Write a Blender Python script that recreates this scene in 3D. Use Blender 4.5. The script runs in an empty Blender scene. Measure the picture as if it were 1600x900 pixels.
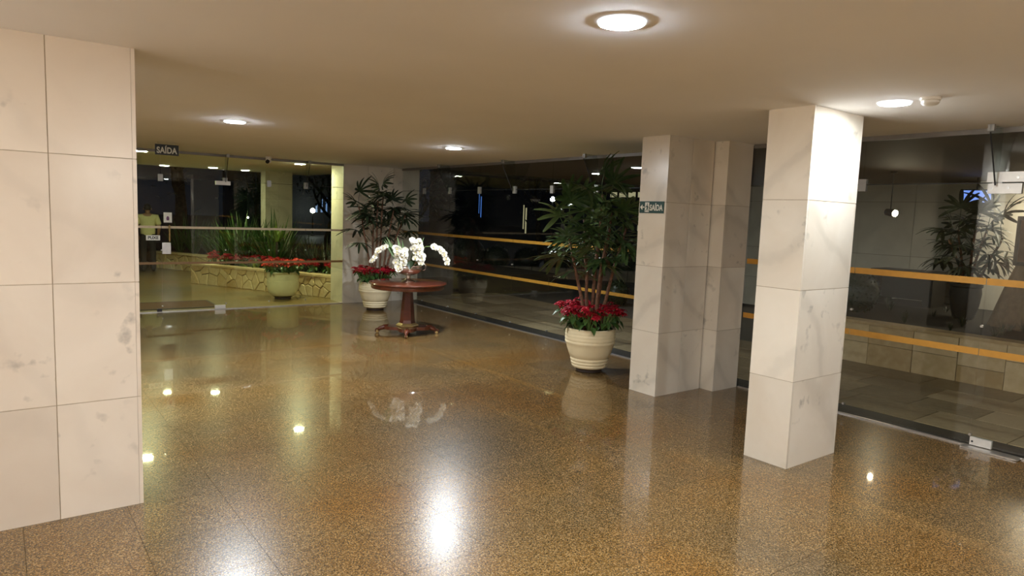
import bpy, math, random
import numpy as np
from mathutils import Vector, Matrix, Euler
random.seed(7)
SC = bpy.context.scene
COL = SC.collection
PI = math.pi

# ------------------------------------------------------------------ camera
CAM_H = 1.75
F_PX, YAW, PITCH, ROLL = 1066.16, 0.647375, -0.105423, 0.037024
fw = Vector((math.sin(YAW)*math.cos(PITCH), math.cos(YAW)*math.cos(PITCH), math.sin(PITCH)))
r0 = Vector((math.cos(YAW), -math.sin(YAW), 0)); u0 = r0.cross(fw)
rt = r0*math.cos(ROLL)+u0*math.sin(ROLL); up = -r0*math.sin(ROLL)+u0*math.cos(ROLL)
cd = bpy.data.cameras.new('camera'); cam = bpy.data.objects.new('camera', cd); COL.objects.link(cam)
cd.sensor_width = 36; cd.lens = F_PX*36/1600; cd.clip_start = 0.05; cd.clip_end = 300
m = Matrix((rt, up, -fw)).transposed().to_4x4(); m.translation = (0, 0, CAM_H); cam.matrix_world = m
SC.camera = cam
def project(P):
    d = Vector(P)-Vector((0, 0, CAM_H)); z = d.dot(fw)
    if z < .05: return None
    return 800+F_PX*d.dot(rt)/z, 450-F_PX*d.dot(up)/z, z

# ------------------------------------------------------------------ world, exposure
w = bpy.data.worlds.new('night'); SC.world = w; w.use_nodes = True
w.node_tree.nodes['Background'].inputs[0].default_value = (.012, .016, .028, 1)
w.node_tree.nodes['Background'].inputs[1].default_value = .06
vs = SC.view_settings
vs.view_transform = 'Standard'; vs.look = 'None'; vs.gamma = 1; vs.use_curve_mapping = False
vs.exposure = 2.8
SC.cycles.max_bounces = 10; SC.cycles.diffuse_bounces = 5; SC.cycles.glossy_bounces = 5
SC.cycles.transparent_max_bounces = 32
SC.cycles.sample_clamp_indirect = 6
SC.cycles.caustics_reflective = False; SC.cycles.caustics_refractive = False
LED = (.95, 1.02, 1.08)
WARM = (1.0, .93, .82)
GREENISH = (.98, 1.02, .70)
P_IN, P_OUT, P_GLOBE = 114, 54, 8

# ------------------------------------------------------------------ materials
def new_mat(name):
    m = bpy.data.materials.new(name); m.use_nodes = True
    nt = m.node_tree; b = nt.nodes['Principled BSDF']
    return m, nt, b
def N(nt, t, **kw):
    n = nt.nodes.new(t)
    for k, v in kw.items():
        if k in n.inputs: n.inputs[k].default_value = v
        else: setattr(n, k, v)
    return n
def ramp(nt, fac, stops):
    n = nt.nodes.new('ShaderNodeValToRGB'); e = n.color_ramp.elements
    while len(e) < len(stops): e.new(.5)
    for i, (p, c) in enumerate(stops):
        e[i].position = p; e[i].color = (*c, 1) if len(c) == 3 else c
    nt.links.new(fac, n.inputs[0]); return n.outputs[0]
def mix(nt, fac, a, b, mode='MIX'):
    n = nt.nodes.new('ShaderNodeMix'); n.data_type = 'RGBA'; n.blend_type = mode
    for s, v in ((0, fac), (6, a), (7, b)):
        if hasattr(v, 'links'): nt.links.new(v, n.inputs[s])
        else: n.inputs[s].default_value = v if s == 0 else (*v, 1)
    return n.outputs[2]
def plain(name, col, rough=.5, metal=0, var=.12, scale=20, bump=0, spec=.5, coat=0):
    m, nt, b = new_mat(name)
    tc = N(nt, 'ShaderNodeTexCoord'); nz = N(nt, 'ShaderNodeTexNoise', Scale=scale, Detail=4)
    nt.links.new(tc.outputs['Object'], nz.inputs['Vector'])
    lo = tuple(c*(1-var) for c in col); hi = tuple(min(1, c*(1+var)) for c in col)
    nt.links.new(ramp(nt, nz.outputs['Fac'], [(.3, lo), (.7, hi)]), b.inputs['Base Color'])
    b.inputs['Roughness'].default_value = rough; b.inputs['Metallic'].default_value = metal
    b.inputs['Specular IOR Level'].default_value = spec
    if coat: b.inputs['Coat Weight'].default_value = coat; b.inputs['Coat Roughness'].default_value = .05
    if bump:
        bp = N(nt, 'ShaderNodeBump', Strength=bump, Distance=.01)
        nt.links.new(nz.outputs['Fac'], bp.inputs['Height']); nt.links.new(bp.outputs[0], b.inputs['Normal'])
    return m
def emit(name, col, s):
    m, nt, b = new_mat(name)
    b.inputs['Base Color'].default_value = (.8, .8, .8, 1)
    b.inputs['Emission Color'].default_value = (*col, 1); b.inputs['Emission Strength'].default_value = s
    return m
def marble(name, base, tint, vein, rough=.22, vs_=.24):
    m, nt, b = new_mat(name)
    tc = N(nt, 'ShaderNodeTexCoord'); oi = N(nt, 'ShaderNodeObjectInfo')
    mul = N(nt, 'ShaderNodeVectorMath', operation='SCALE'); cmb = N(nt, 'ShaderNodeCombineXYZ')
    for i in range(3): nt.links.new(oi.outputs['Random'], cmb.inputs[i])
    nt.links.new(cmb.outputs[0], mul.inputs[0]); mul.inputs['Scale'].default_value = 37
    add = N(nt, 'ShaderNodeVectorMath', operation='ADD')
    nt.links.new(tc.outputs['Object'], add.inputs[0]); nt.links.new(mul.outputs[0], add.inputs[1])
    vec = add.outputs[0]
    n1 = N(nt, 'ShaderNodeTexNoise', Scale=1.6, Detail=5, Distortion=.6); nt.links.new(vec, n1.inputs['Vector'])
    col = ramp(nt, n1.outputs['Fac'], [(.25, tint), (.62, base)])
    # long soft veins
    wv = N(nt, 'ShaderNodeTexWave', Scale=.55, Distortion=5, Detail=6); wv.bands_direction = 'DIAGONAL'
    wv.inputs['Detail Scale'].default_value = 1.3
    nt.links.new(vec, wv.inputs['Vector'])
    vm = ramp(nt, wv.outputs['Fac'], [(.0, (vs_,)*3), (.05, (vs_*.35,)*3), (.28, (0, 0, 0))])
    col = mix(nt, vm, col, vein)
    # grey pits and smudges
    n2 = N(nt, 'ShaderNodeTexNoise', Scale=9, Detail=3); nt.links.new(vec, n2.inputs['Vector'])
    n3 = N(nt, 'ShaderNodeTexNoise', Scale=1.3, Detail=1); nt.links.new(vec, n3.inputs['Vector'])
    s2 = ramp(nt, n2.outputs['Fac'], [(.60, (0, 0, 0)), (.72, (.5, .5, .5))])
    s3 = ramp(nt, n3.outputs['Fac'], [(.5, (0, 0, 0)), (.62, (1, 1, 1))])
    sm = mix(nt, 1.0, s2, s3, 'MULTIPLY')
    col = mix(nt, sm, col, tuple(c*.55 for c in vein))
    val = N(nt, 'ShaderNodeMapRange'); nt.links.new(oi.outputs['Random'], val.inputs[0])
    val.inputs[3].default_value = .90; val.inputs[4].default_value = 1.04
    hsv = N(nt, 'ShaderNodeHueSaturation'); nt.links.new(col, hsv.inputs['Color']); nt.links.new(val.outputs[0], hsv.inputs['Value'])
    nt.links.new(hsv.outputs[0], b.inputs['Base Color'])
    b.inputs['Roughness'].default_value = rough
    return m
def granite(name, dark, mid, light, cell=(.49, .5), off=(.055, .29), rough=.27, coat=.5, coatr=.03):
    m, nt, b = new_mat(name)
    g = N(nt, 'ShaderNodeNewGeometry'); pos = g.outputs['Position']
    # tile index from the laid grid
    sub = N(nt, 'ShaderNodeVectorMath', operation='SUBTRACT'); nt.links.new(pos, sub.inputs[0]); sub.inputs[1].default_value = (off[0], off[1], 0)
    dv = N(nt, 'ShaderNodeVectorMath', operation='DIVIDE'); nt.links.new(sub.outputs[0], dv.inputs[0]); dv.inputs[1].default_value = (cell[0], cell[1], 1000)
    fl = N(nt, 'ShaderNodeVectorMath', operation='FLOOR'); nt.links.new(dv.outputs[0], fl.inputs[0])
    wn = N(nt, 'ShaderNodeTexWhiteNoise'); wn.noise_dimensions = '3D'; nt.links.new(fl.outputs[0], wn.inputs['Vector'])
    sp = N(nt, 'ShaderNodeTexNoise', Scale=105, Detail=4, Roughness=.8); nt.links.new(pos, sp.inputs['Vector'])
    col = ramp(nt, sp.outputs['Fac'], [(.40, dark), (.485, mid), (.54, mid), (.62, light)])
    vo = N(nt, 'ShaderNodeTexVoronoi', Scale=185); nt.links.new(pos, vo.inputs['Vector'])
    wv_ = N(nt, 'ShaderNodeSeparateColor'); nt.links.new(vo.outputs['Color'], wv_.inputs[0])
    cellc = ramp(nt, wv_.outputs[0], [(.10, dark), (.24, mid), (.66, mid), (.9, light)])
    col = mix(nt, .6, col, cellc)
    big = N(nt, 'ShaderNodeTexNoise', Scale=.85, Detail=3); nt.links.new(pos, big.inputs['Vector'])
    pt = ramp(nt, big.outputs['Fac'], [(.3, (.74, .76, .84)), (.5, (1, .93, .84)), (.68, (1.0, .76, .42))])
    col = mix(nt, .95, col, pt, 'MULTIPLY')
    tv = ramp(nt, wn.outputs['Value'], [(0, (.72, .71, .71)), (.5, (.88, .84, .78)), (1, (1, .97, .9))])
    col = mix(nt, .55, col, tv, 'MULTIPLY')
    # sparse dark mineral streaks
    st = N(nt, 'ShaderNodeTexNoise', Scale=3.2, Detail=7, Roughness=.65, Distortion=1.4); nt.links.new(pos, st.inputs['Vector'])
    sm = ramp(nt, st.outputs['Fac'], [(.68, (0, 0, 0)), (.73, (.75, .75, .75))])
    col = mix(nt, sm, col, tuple(c*.5 for c in dark))
    nt.links.new(col, b.inputs['Base Color'])
    b.inputs['Roughness'].default_value = rough
    b.inputs['Specular IOR Level'].default_value = .38
    b.inputs['Coat Weight'].default_value = coat; b.inputs['Coat Roughness'].default_value = coatr; b.inputs['Coat IOR'].default_value = 1.5
    bn = N(nt, 'ShaderNodeTexNoise', Scale=5, Detail=2); nt.links.new(pos, bn.inputs['Vector'])
    bp = N(nt, 'ShaderNodeBump', Strength=.02, Distance=.004); nt.links.new(bn.outputs['Fac'], bp.inputs['Height'])
    nt.links.new(bp.outputs[0], b.inputs['Coat Normal'])
    return m
def glass(name, tint, r0_=.04):
    m = bpy.data.materials.new(name); m.use_nodes = True; nt = m.node_tree; nt.nodes.clear()
    out = N(nt, 'ShaderNodeOutputMaterial'); lw = N(nt, 'ShaderNodeLayerWeight', Blend=.5)
    pw = N(nt, 'ShaderNodeMath', operation='POWER'); pw.inputs[1].default_value = 5; nt.links.new(lw.outputs['Facing'], pw.inputs[0])
    ma = N(nt, 'ShaderNodeMath', operation='MULTIPLY_ADD'); nt.links.new(pw.outputs[0], ma.inputs[0]); ma.inputs[1].default_value = 1-r0_; ma.inputs[2].default_value = r0_
    # tinted see-through pane mixed with a clear mirror reflection
    tr = N(nt, 'ShaderNodeBsdfTransparent'); tr.inputs[0].default_value = (*tint, 1)
    gl = N(nt, 'ShaderNodeBsdfGlossy', Roughness=0.0); gl.inputs[0].default_value = (1, 1, 1, 1)
    mx = N(nt, 'ShaderNodeMixShader'); nt.links.new(ma.outputs[0], mx.inputs[0]); nt.links.new(tr.outputs[0], mx.inputs[1]); nt.links.new(gl.outputs[0], mx.inputs[2])
    nt.links.new(mx.outputs[0], out.inputs[0]); return m
def leafmat(name, a, b_, rough=.35):
    m, nt, b = new_mat(name); oi = N(nt, 'ShaderNodeObjectInfo')
    tc = N(nt, 'ShaderNodeTexCoord'); nz = N(nt, 'ShaderNodeTexNoise', Scale=14, Detail=2); nt.links.new(tc.outputs['Object'], nz.inputs['Vector'])
    ad = N(nt, 'ShaderNodeMath', operation='ADD'); nt.links.new(oi.outputs['Random'], ad.inputs[0]); nt.links.new(nz.outputs['Fac'], ad.inputs[1])
    hf = N(nt, 'ShaderNodeMath', operation='MULTIPLY'); nt.links.new(ad.outputs[0], hf.inputs[0]); hf.inputs[1].default_value = .5
    nt.links.new(ramp(nt, hf.outputs[0], [(.25, a), (.75, b_)]), b.inputs['Base Color'])
    b.inputs['Roughness'].default_value = rough
    return m
M = {}
M['marble_warm'] = marble('marble_warm', (.80, .70, .58), (.72, .61, .49), (.42, .37, .31), vs_=.12)
M['marble_white'] = marble('marble_white', (.86, .79, .67), (.77, .68, .55), (.40, .36, .29))
M['marble_grey'] = marble('marble_grey', (.72, .66, .57), (.58, .52, .44), (.34, .31, .28), .3)
M['grout'] = plain('grout', (.30, .25, .19), .8)
M['joint'] = plain('joint_filler', (.46, .37, .26), .8)
M['screed'] = plain('brown_screed', (.16, .10, .045), .7)
M['ceiling'] = plain('ceiling_plaster', (.89, .89, .91), .85, var=.02, scale=1.2)
M['granite'] = granite('granite_floor', (.010, .006, .003), (.158, .092, .025), (.47, .345, .18))
M['plaster'] = plain('plaster', (.80, .70, .58), .8, var=.03, scale=2)
M['glass'] = glass('clear_glass', (.93, .95, .93))
M['glass_green'] = glass('green_glass', (.925, .95, .83))
M['glass_fin'] = glass('fin_glass', (.80, .84, .83))
M['steel'] = plain('brushed_steel', (.62, .60, .57), .35, .9, .06)
M['clamp'] = plain('satin_clamp', (.72, .68, .62), .45, .35, .05)
M['fitting'] = plain('grey_fitting', (.36, .34, .31), .4, .5, .05)
M['channel'] = plain('dull_channel', (.26, .24, .22), .5, .5, .05)
M['black_rubber'] = plain('black_gasket', (.015, .015, .015), .6)
M['tape'] = plain('orange_tape', (.50, .235, .03), .5, var=.06)
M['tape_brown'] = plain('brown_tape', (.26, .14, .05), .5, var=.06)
M['tape_pale'] = plain('pale_gold_tape', (.66, .54, .36), .45, var=.06)
M['lamp_ring'] = plain('white_lamp_ring', (.85, .84, .82), .4, var=.02)
M['led'] = emit('led_diffuser', LED, P_IN)
M['lit_ring'] = emit('glowing_opal_ring', LED, P_IN*.0012)
M['led_bright'] = emit('brighter_led_diffuser', LED, P_IN*1.25)
M['led_soft'] = emit('dimmer_led_diffuser', LED, P_IN*.34)
M['led_out'] = emit('porch_led_diffuser', GREENISH, P_OUT)
M['led_out_soft'] = emit('dim_porch_led', GREENISH, P_OUT*.5)
M['led_warm'] = emit('warm_fill_globe', WARM, P_GLOBE)
M['white_plastic'] = plain('white_plastic', (.80, .77, .70), .4, var=.03)
M['black_plastic'] = plain('black_plastic', (.012, .012, .013), .3)
M['cream_pot'] = plain('cream_glazed_clay', (.88, .76, .50), .38, var=.05, scale=6, bump=.05)
M['cream_pot_smooth'] = plain('pale_cream_clay', (.82, .76, .50), .35, var=.05, scale=6)
M['rubber_dark'] = plain('dark_tray', (.035, .02, .014), .55)
M['black_soil'] = plain('black_soil', (.012, .010, .008), .95, var=.5, scale=40, bump=.6)
M['soil'] = plain('potting_soil', (.05, .032, .02), .95, var=.5, scale=60, bump=.6)
M['cane'] = plain('fibrous_cane', (.16, .075, .04), .8, var=.5, scale=45, bump=.5)
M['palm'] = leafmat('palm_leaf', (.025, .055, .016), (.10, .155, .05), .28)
M['palm_dark'] = leafmat('dark_palm_leaf', (.012, .024, .010), (.035, .055, .02), .55)  # darker leaf copy, the outdoor palm's silhouette shade put into the colour
M['leaf'] = leafmat('green_leaf', (.02, .06, .015), (.07, .15, .035))
M['strap'] = leafmat('strap_leaf', (.03, .085, .018), (.10, .20, .045))
M['sprig'] = leafmat('grey_green_leaf', (.10, .17, .07), (.20, .28, .13))
M['lime'] = leafmat('lime_leaf', (.16, .28, .04), (.34, .45, .09))
M['bract'] = leafmat('red_bract', (.30, .004, .016), (.56, .012, .03), .5)
M['bract_orange'] = leafmat('scarlet_bract', (.62, .03, .02), (.85, .10, .05), .5)
M['mahogany'] = plain('polished_mahogany', (.115, .027, .012), .28, var=.35, scale=9, coat=.8)
M['brass'] = plain('aged_brass', (.40, .27, .10), .45, .6, .15)
M['silver'] = plain('tarnished_silver', (.62, .54, .46), .3, 1, .1)
M['orchid'] = plain('orchid_white', (.78, .75, .64), .55, var=.03)
M['orchid_lip'] = plain('orchid_lip', (.75, .62, .16), .5)
M['orchid_stem'] = plain('orchid_stem', (.16, .26, .07), .5)
M['sign_green'] = plain('sign_green', (.006, .055, .045), .5, var=.1)
M['sign_black'] = plain('sign_black', (.010, .011, .009), .5)
M['sign_white'] = plain('sign_white', (.86, .85, .76), .5, var=.02)
M['sign_cream'] = plain('sign_cream', (.62, .60, .50), .5, var=.02)
M['slab'] = leafmat('slate_slab', (.24, .17, .09), (.46, .34, .20), .5)
M['slab_wall'] = leafmat('sandstone_tile', (.44, .29, .13), (.70, .53, .32), .6)
M['flag'] = leafmat('flagstone', (.70, .50, .25), (.92, .76, .48), .7)
M['mortar'] = plain('dark_mortar', (.10, .07, .035), .9)
M['asphalt'] = plain('asphalt', (.11, .10, .085), .6, var=.3, scale=30)
M['porch'] = granite('porch_floor', (.08, .06, .025), (.28, .22, .10), (.50, .42, .25), rough=.4, coatr=.09)
M['kerb'] = plain('kerb_stone', (.30, .25, .19), .8, var=.3, scale=4)
M['mat'] = plain('coir_mat', (.10, .045, .018), .95, var=.3, scale=90, bump=.5)
M['soffit'] = plain('brown_soffit', (.10, .072, .06), .7)
M['pale_wall'] = plain('pale_stone_panel', (.62, .59, .50), .5, var=.08, scale=3)
M['white_stone'] = plain('white_stone', (.86, .82, .72), .5, var=.03, scale=3)
M['dark_stone'] = plain('dark_stone', (.025, .023, .021), .5, var=.3, scale=8)
M['shrub'] = leafmat('dark_shrub_leaf', (.008, .014, .007), (.03, .05, .02))
M['bark'] = plain('bark', (.06, .045, .03), .9, var=.5, scale=12, bump=.6)
M['wood_brown'] = plain('brown_wood', (.10, .055, .03), .5, var=.3, scale=12)
M['cloth_brown'] = plain('brown_cloth', (.20, .14, .09), .9, var=.15)
M['skin'] = plain('skin', (.38, .21, .14), .55)
M['shirt'] = plain('pale_yellow_cotton', (.80, .76, .44), .85, var=.05)
M['trousers'] = plain('navy_cotton', (.016, .018, .028), .85)
M['hair'] = plain('black_hair', (.012, .010, .009), .6)
M['shoe'] = plain('black_leather', (.012, .011, .010), .35)
M['facade'] = plain('night_facade', (.05, .05, .06), .8)
M['blue_lit'] = emit('blue_lit_pane', (.10, .30, 1), .07)
M['yellow_lit'] = emit('yellow_lit_pane', (1, .90, .50), .05)
M['screen_blue'] = emit('blue_screen', (.12, .28, .9), .16)
M['street'] = emit('street_lamp_glow', (.9, .97, 1), 5)
M['spot_warm'] = emit('warm_spot', (1, .85, .6), 30)

# ------------------------------------------------------------------ mesh helpers
class MB:
    def __init__(s): s.v = []; s.f = []
    def add(s, v, f):
        o = len(s.v); s.v += [tuple(x) for x in v]; s.f += [tuple(i+o for i in q) for q in f]; return s
    def box(s, x0, x1, y0, y1, z0, z1):
        v = [(x, y, z) for z in (z0, z1) for y in (y0, y1) for x in (x0, x1)]
        return s.add(v, [(0, 2, 3, 1), (4, 5, 7, 6), (0, 1, 5, 4), (2, 6, 7, 3), (0, 4, 6, 2), (1, 3, 7, 5)])
    def lathe(s, prof, n=32, c=(0, 0, 0), close=True):
        v = []; f = []
        for (r, z) in prof:
            for i in range(n):
                a = 2*PI*i/n; v.append((c[0]+r*math.cos(a), c[1]+r*math.sin(a), c[2]+z))
        for k in range(len(prof)-1):
            for i in range(n):
                j = (i+1) % n; f.append((k*n+i, k*n+j, (k+1)*n+j, (k+1)*n+i))
        if close:
            f.append(tuple(range(n))[::-1]); f.append(tuple((len(prof)-1)*n+i for i in range(n)))
        return s.add(v, f)
    def tube(s, pts, rad, n=8):
        pts = [Vector(p) for p in pts]; v = []; f = []
        if not hasattr(rad, '__len__'): rad = [rad]*len(pts)
        for i, p in enumerate(pts):
            t = (pts[min(i+1, len(pts)-1)]-pts[max(i-1, 0)]).normalized()
            a = t.cross(Vector((.3, .2, 1)) if abs(t.z) < .95 else Vector((1, 0, 0))).normalized(); b = t.cross(a)
            for k in range(n):
                q = 2*PI*k/n; v.append(p+(a*math.cos(q)+b*math.sin(q))*rad[i])
        for i in range(len(pts)-1):
            for k in range(n):
                j = (k+1) % n; f.append((i*n+k, i*n+j, (i+1)*n+j, (i+1)*n+k))
        f.append(tuple(range(n))[::-1]); f.append(tuple((len(pts)-1)*n+k for k in range(n)))
        return s.add(v, f)
    def prism(s, poly, axis, a, b):
        # poly: 2D points; extruded along axis from a to b
        n = len(poly)
        def P(q, t): return {0: (t, q[0], q[1]), 1: (q[0], t, q[1]), 2: (q[0], q[1], t)}[axis]
        v = [P(q, a) for q in poly]+[P(q, b) for q in poly]
        f = [tuple(range(n)), tuple(range(n, 2*n))[::-1]]+[(i, i+n, (i+1) % n+n, (i+1) % n) for i in range(n)]
        return s.add(v, f)
    def sphere(s, c, r, n=12, m=8, sc=(1, 1, 1)):
        prof = []
        v = []; f = []
        for k in range(m+1):
            t = PI*k/m
            for i in range(n):
                a = 2*PI*i/n
                v.append((c[0]+sc[0]*r*math.sin(t)*math.cos(a), c[1]+sc[1]*r*math.sin(t)*math.sin(a), c[2]+sc[2]*r*math.cos(t)))
        for k in range(m):
            for i in range(n):
                j = (i+1) % n; f.append((k*n+i, (k+1)*n+i, (k+1)*n+j, k*n+j))
        return s.add(v, f)
    def mesh(s, name, mat, smooth=False):
        me = bpy.data.meshes.new(name); me.from_pydata(s.v, [], s.f); me.update()
        me.materials.append(M[mat] if isinstance(mat, str) else mat)
        import bmesh
        bm = bmesh.new(); bm.from_mesh(me); bmesh.ops.remove_doubles(bm, verts=bm.verts, dist=1e-6)
        bmesh.ops.recalc_face_normals(bm, faces=bm.faces); bm.to_mesh(me); bm.free()
        if smooth: me.shade_smooth() if smooth is True else me.set_sharp_from_angle(angle=math.radians(smooth))
        if smooth and smooth is not True:
            me.polygons.foreach_set('use_smooth', [True]*len(me.polygons))
        return me
    def build(s, name, mat, parent=None, smooth=False, loc=None):
        return link(name, s.mesh(name, mat, smooth), parent, loc)
def link(name, me, parent=None, loc=None, rot=None, scale=None):
    o = bpy.data.objects.new(name, me); COL.objects.link(o)
    if parent: o.parent = parent
    if loc is not None: o.location = loc
    if rot is not None: o.rotation_euler = rot
    if scale is not None: o.scale = scale if hasattr(scale, '__len__') else (scale,)*3
    return o
def tag(o, label=None, cat=None, group=None, kind=None):
    if label: o['label'] = label
    if cat: o['category'] = cat
    if group: o['group'] = group
    if kind: o['kind'] = kind
    return o
def thing(name, label, cat, loc=(0, 0, 0), rz=0, group=None, kind=None):
    o = link(name, None, None, loc, (0, 0, rz)); return tag(o, label, cat, group, kind)
BOXES = {}
def box_part(name, mat, parent, x0, x1, y0, y1, z0, z1):
    """a box whose mesh is centred on itself and shared between alike pieces"""
    d = (round(x1-x0, 4), round(y1-y0, 4), round(z1-z0, 4)); key = (d, mat)
    if key not in BOXES:
        BOXES[key] = MB().box(-d[0]/2, d[0]/2, -d[1]/2, d[1]/2, -d[2]/2, d[2]/2).mesh(name, mat)
    o = link(name, BOXES[key], parent, ((x0+x1)/2, (y0+y1)/2, (z0+z1)/2))
    return o
def text_mesh(body, size, mat, extrude=.0015, offset=0.0, space=1.0, fit=None):
    cu = bpy.data.curves.new('lettering', 'FONT'); cu.body = body; cu.size = size; cu.extrude = extrude
    cu.offset = offset; cu.align_x = 'CENTER'; cu.align_y = 'CENTER'; cu.space_character = space
    o = bpy.data.objects.new('tmp', cu); COL.objects.link(o)
    dg = bpy.context.evaluated_depsgraph_get(); me = bpy.data.meshes.new_from_object(o.evaluated_get(dg))
    bpy.data.objects.remove(o)
    if fit:
        co = np.zeros(len(me.vertices)*3); me.vertices.foreach_get('co', co); co = co.reshape(-1, 3)
        lo, hi = co.min(0), co.max(0); co[:, 0] = (co[:, 0]-(lo[0]+hi[0])/2)*fit[0]/(hi[0]-lo[0]); co[:, 1] = (co[:, 1]-(lo[1]+hi[1])/2)*fit[1]/(hi[1]-lo[1])
        me.vertices.foreach_set('co', co.ravel()); me.update()
    me.materials.clear(); me.materials.append(M[mat]); me.name = 'lettering'
    return me

CEIL = 2.58
# ================================================================== STRUCTURE
# ---- floor: granite slabs laid on a screed
floor = MB().box(-4, 6.36, -4.3, 12.06, -.06, -.012).build('floor', 'screed'); tag(floor, 'polished brown granite floor laid in square slabs', 'floor', kind='structure')
TX, TY, OX, OY = .49, .5, .055, .29
cells = []
for i in range(-9, 14):
    for j in range(-10, 25):
        x0, x1 = OX+i*TX, OX+(i+1)*TX; y0, y1 = OY+j*TY, OY+(j+1)*TY
        x0, x1 = max(x0, -4), min(x1, 6.36); y0, y1 = max(y0, -4.3), min(y1, 12.06)
        if x1-x0 < .05 or y1-y0 < .05: continue
        q = project(((x0+x1)/2, (y0+y1)/2, 0))
        hid = x1 < .63 and y0 > 4.6
        vis = q and -60 < q[0] < 1660 and q[1] < 960 and not hid
        cells.append((0 if vis else 1, q[2] if q else 99, x0, x1, y0, y1))
cells.sort()
rest = MB(); g = .001
for k, (nv, d, x0, x1, y0, y1) in enumerate(cells):
    if k < 300 and not nv: box_part('floor_tile', 'granite', floor, x0+g, x1-g, y0+g, y1-g, -.02, 0)
    else: rest.box(x0+g, x1-g, y0+g, y1-g, -.02, 0)
tag(rest.build('distant_tiles', 'granite', floor), kind='stuff')

# ---- ceiling
ceiling = MB().box(-4.2, 6.42, -4.5, 17.3, CEIL, CEIL+.3).build('ceiling', 'ceiling'); tag(ceiling, 'smooth beige plaster ceiling of the lobby and porch', 'ceiling', kind='structure')
soff = MB().box(6.42, 13.6, -3, 11.6, CEIL+.02, CEIL+.3).build('ceiling_canopy', 'soffit'); tag(soff, 'dark brown canopy soffit outside the right glass wall', 'canopy', kind='structure')

# ---- marble panelled blocks
ROWS = [0, .64, 1.30, 1.935, CEIL]
def panel_block(o, x0, x1, y0, y1, faces, mat, rows=ROWS, splits={}, t=.02, mats={}, z1=CEIL, vis=None):
    """core plus one slab per course on each named face; splits: face -> inner joint positions"""
    MB().box(x0+.004, x1-.004, y0+.004, y1-.004, 0, z1).build('core', 'joint', o)
    g = .0022
    for fc in faces:
        a, b = (y0, y1) if fc in ('x0', 'x1') else (x0, x1)
        cuts = [a]+list(splits.get(fc, []))+[b]
        for c0, c1 in zip(cuts, cuts[1:]):
            e0 = t+.0015 if c0 == a and fc in ('y0', 'y1') and 'x0' in faces else (0 if c0 == a else g)
            e1 = t+.0015 if c1 == b and fc in ('y0', 'y1') and 'x1' in faces else (0 if c1 == b else g)
            for r0_, r1_ in zip(rows, rows[1:]):
                za = r0_+(g if r0_ else 0); zb = r1_-(g if r1_ < z1 else 0)
                mt = mats.get(fc, mat)
                if fc == 'y0': box_part('marble_panel', mt, o, c0+e0, c1-e1, y0, y0+t, za, zb)
                if fc == 'y1': box_part('marble_panel', mt, o, c0+e0, c1-e1, y1-t, y1, za, zb)
                if fc == 'x0': box_part('marble_panel', mt, o, x0, x0+t, c0+e0, c1-e1, za, zb)
                if fc == 'x1': box_part('marble_panel', mt, o, x1-t, x1, c0+e0, c1-e1, za, zb)
wl = thing('wall_left', 'warm white marble wall of stacked panels at the left', 'wall', kind='structure')
panel_block(wl, -3.88, .63, 4.33, 4.68, ('y0', 'y1', 'x1'), 'marble_warm', [0, .64, 1.30, 1.985, CEIL], {'y0': [.223-.41*k for k in range(9, -1, -1)], 'y1': [.223-.82*k for k in range(4, -1, -1)]})
pn = thing('pillar', 'large white marble pillar nearest the right glass door', 'pillar', kind='structure')
panel_block(pn, 4.50, 5.175, 2.59, 2.94, ('y0', 'y1', 'x0', 'x1'), 'marble_white')
pf = thing('pillar', 'marble pillar carrying the green arrow exit sign', 'pillar', kind='structure')
panel_block(pf, 5.205, 5.90, 4.45, 4.80, ('y0', 'y1', 'x0'), 'marble_white', splits={'y0': [5.56]})
pp = thing('pillar', 'narrow marble pilaster between exit sign pillar and dark glass', 'pillar', kind='structure')
panel_block(pp, 5.92, 6.335, 4.29, 4.64, ('y0', 'x0', 'y1'), 'marble_white')
wb = thing('wall_back', 'grey marble wall end behind the palm by the table', 'wall', kind='structure')
panel_block(wb, 5.13, 6.72, 12.06, 12.62, ('y0', 'x0', 'x1'), 'marble_white', splits={'y0': [5.63, 6.15]})
# enclosing walls behind the camera
tag(MB().box(-4.2, -4, -4.5, 12.06, 0, CEIL).build('wall_west', 'plaster'), 'plain cream plaster side wall', 'wall', kind='structure')
tag(MB().box(-4.2, 6.42, -4.5, -4.3, 0, CEIL).build('wall_south', 'wood_brown'), 'unseen rear wall coloured dark to dim its reflection in the glass', 'wall', kind='structure')  # brown chosen so the porch glass mirrors less of this unseen wall

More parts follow.
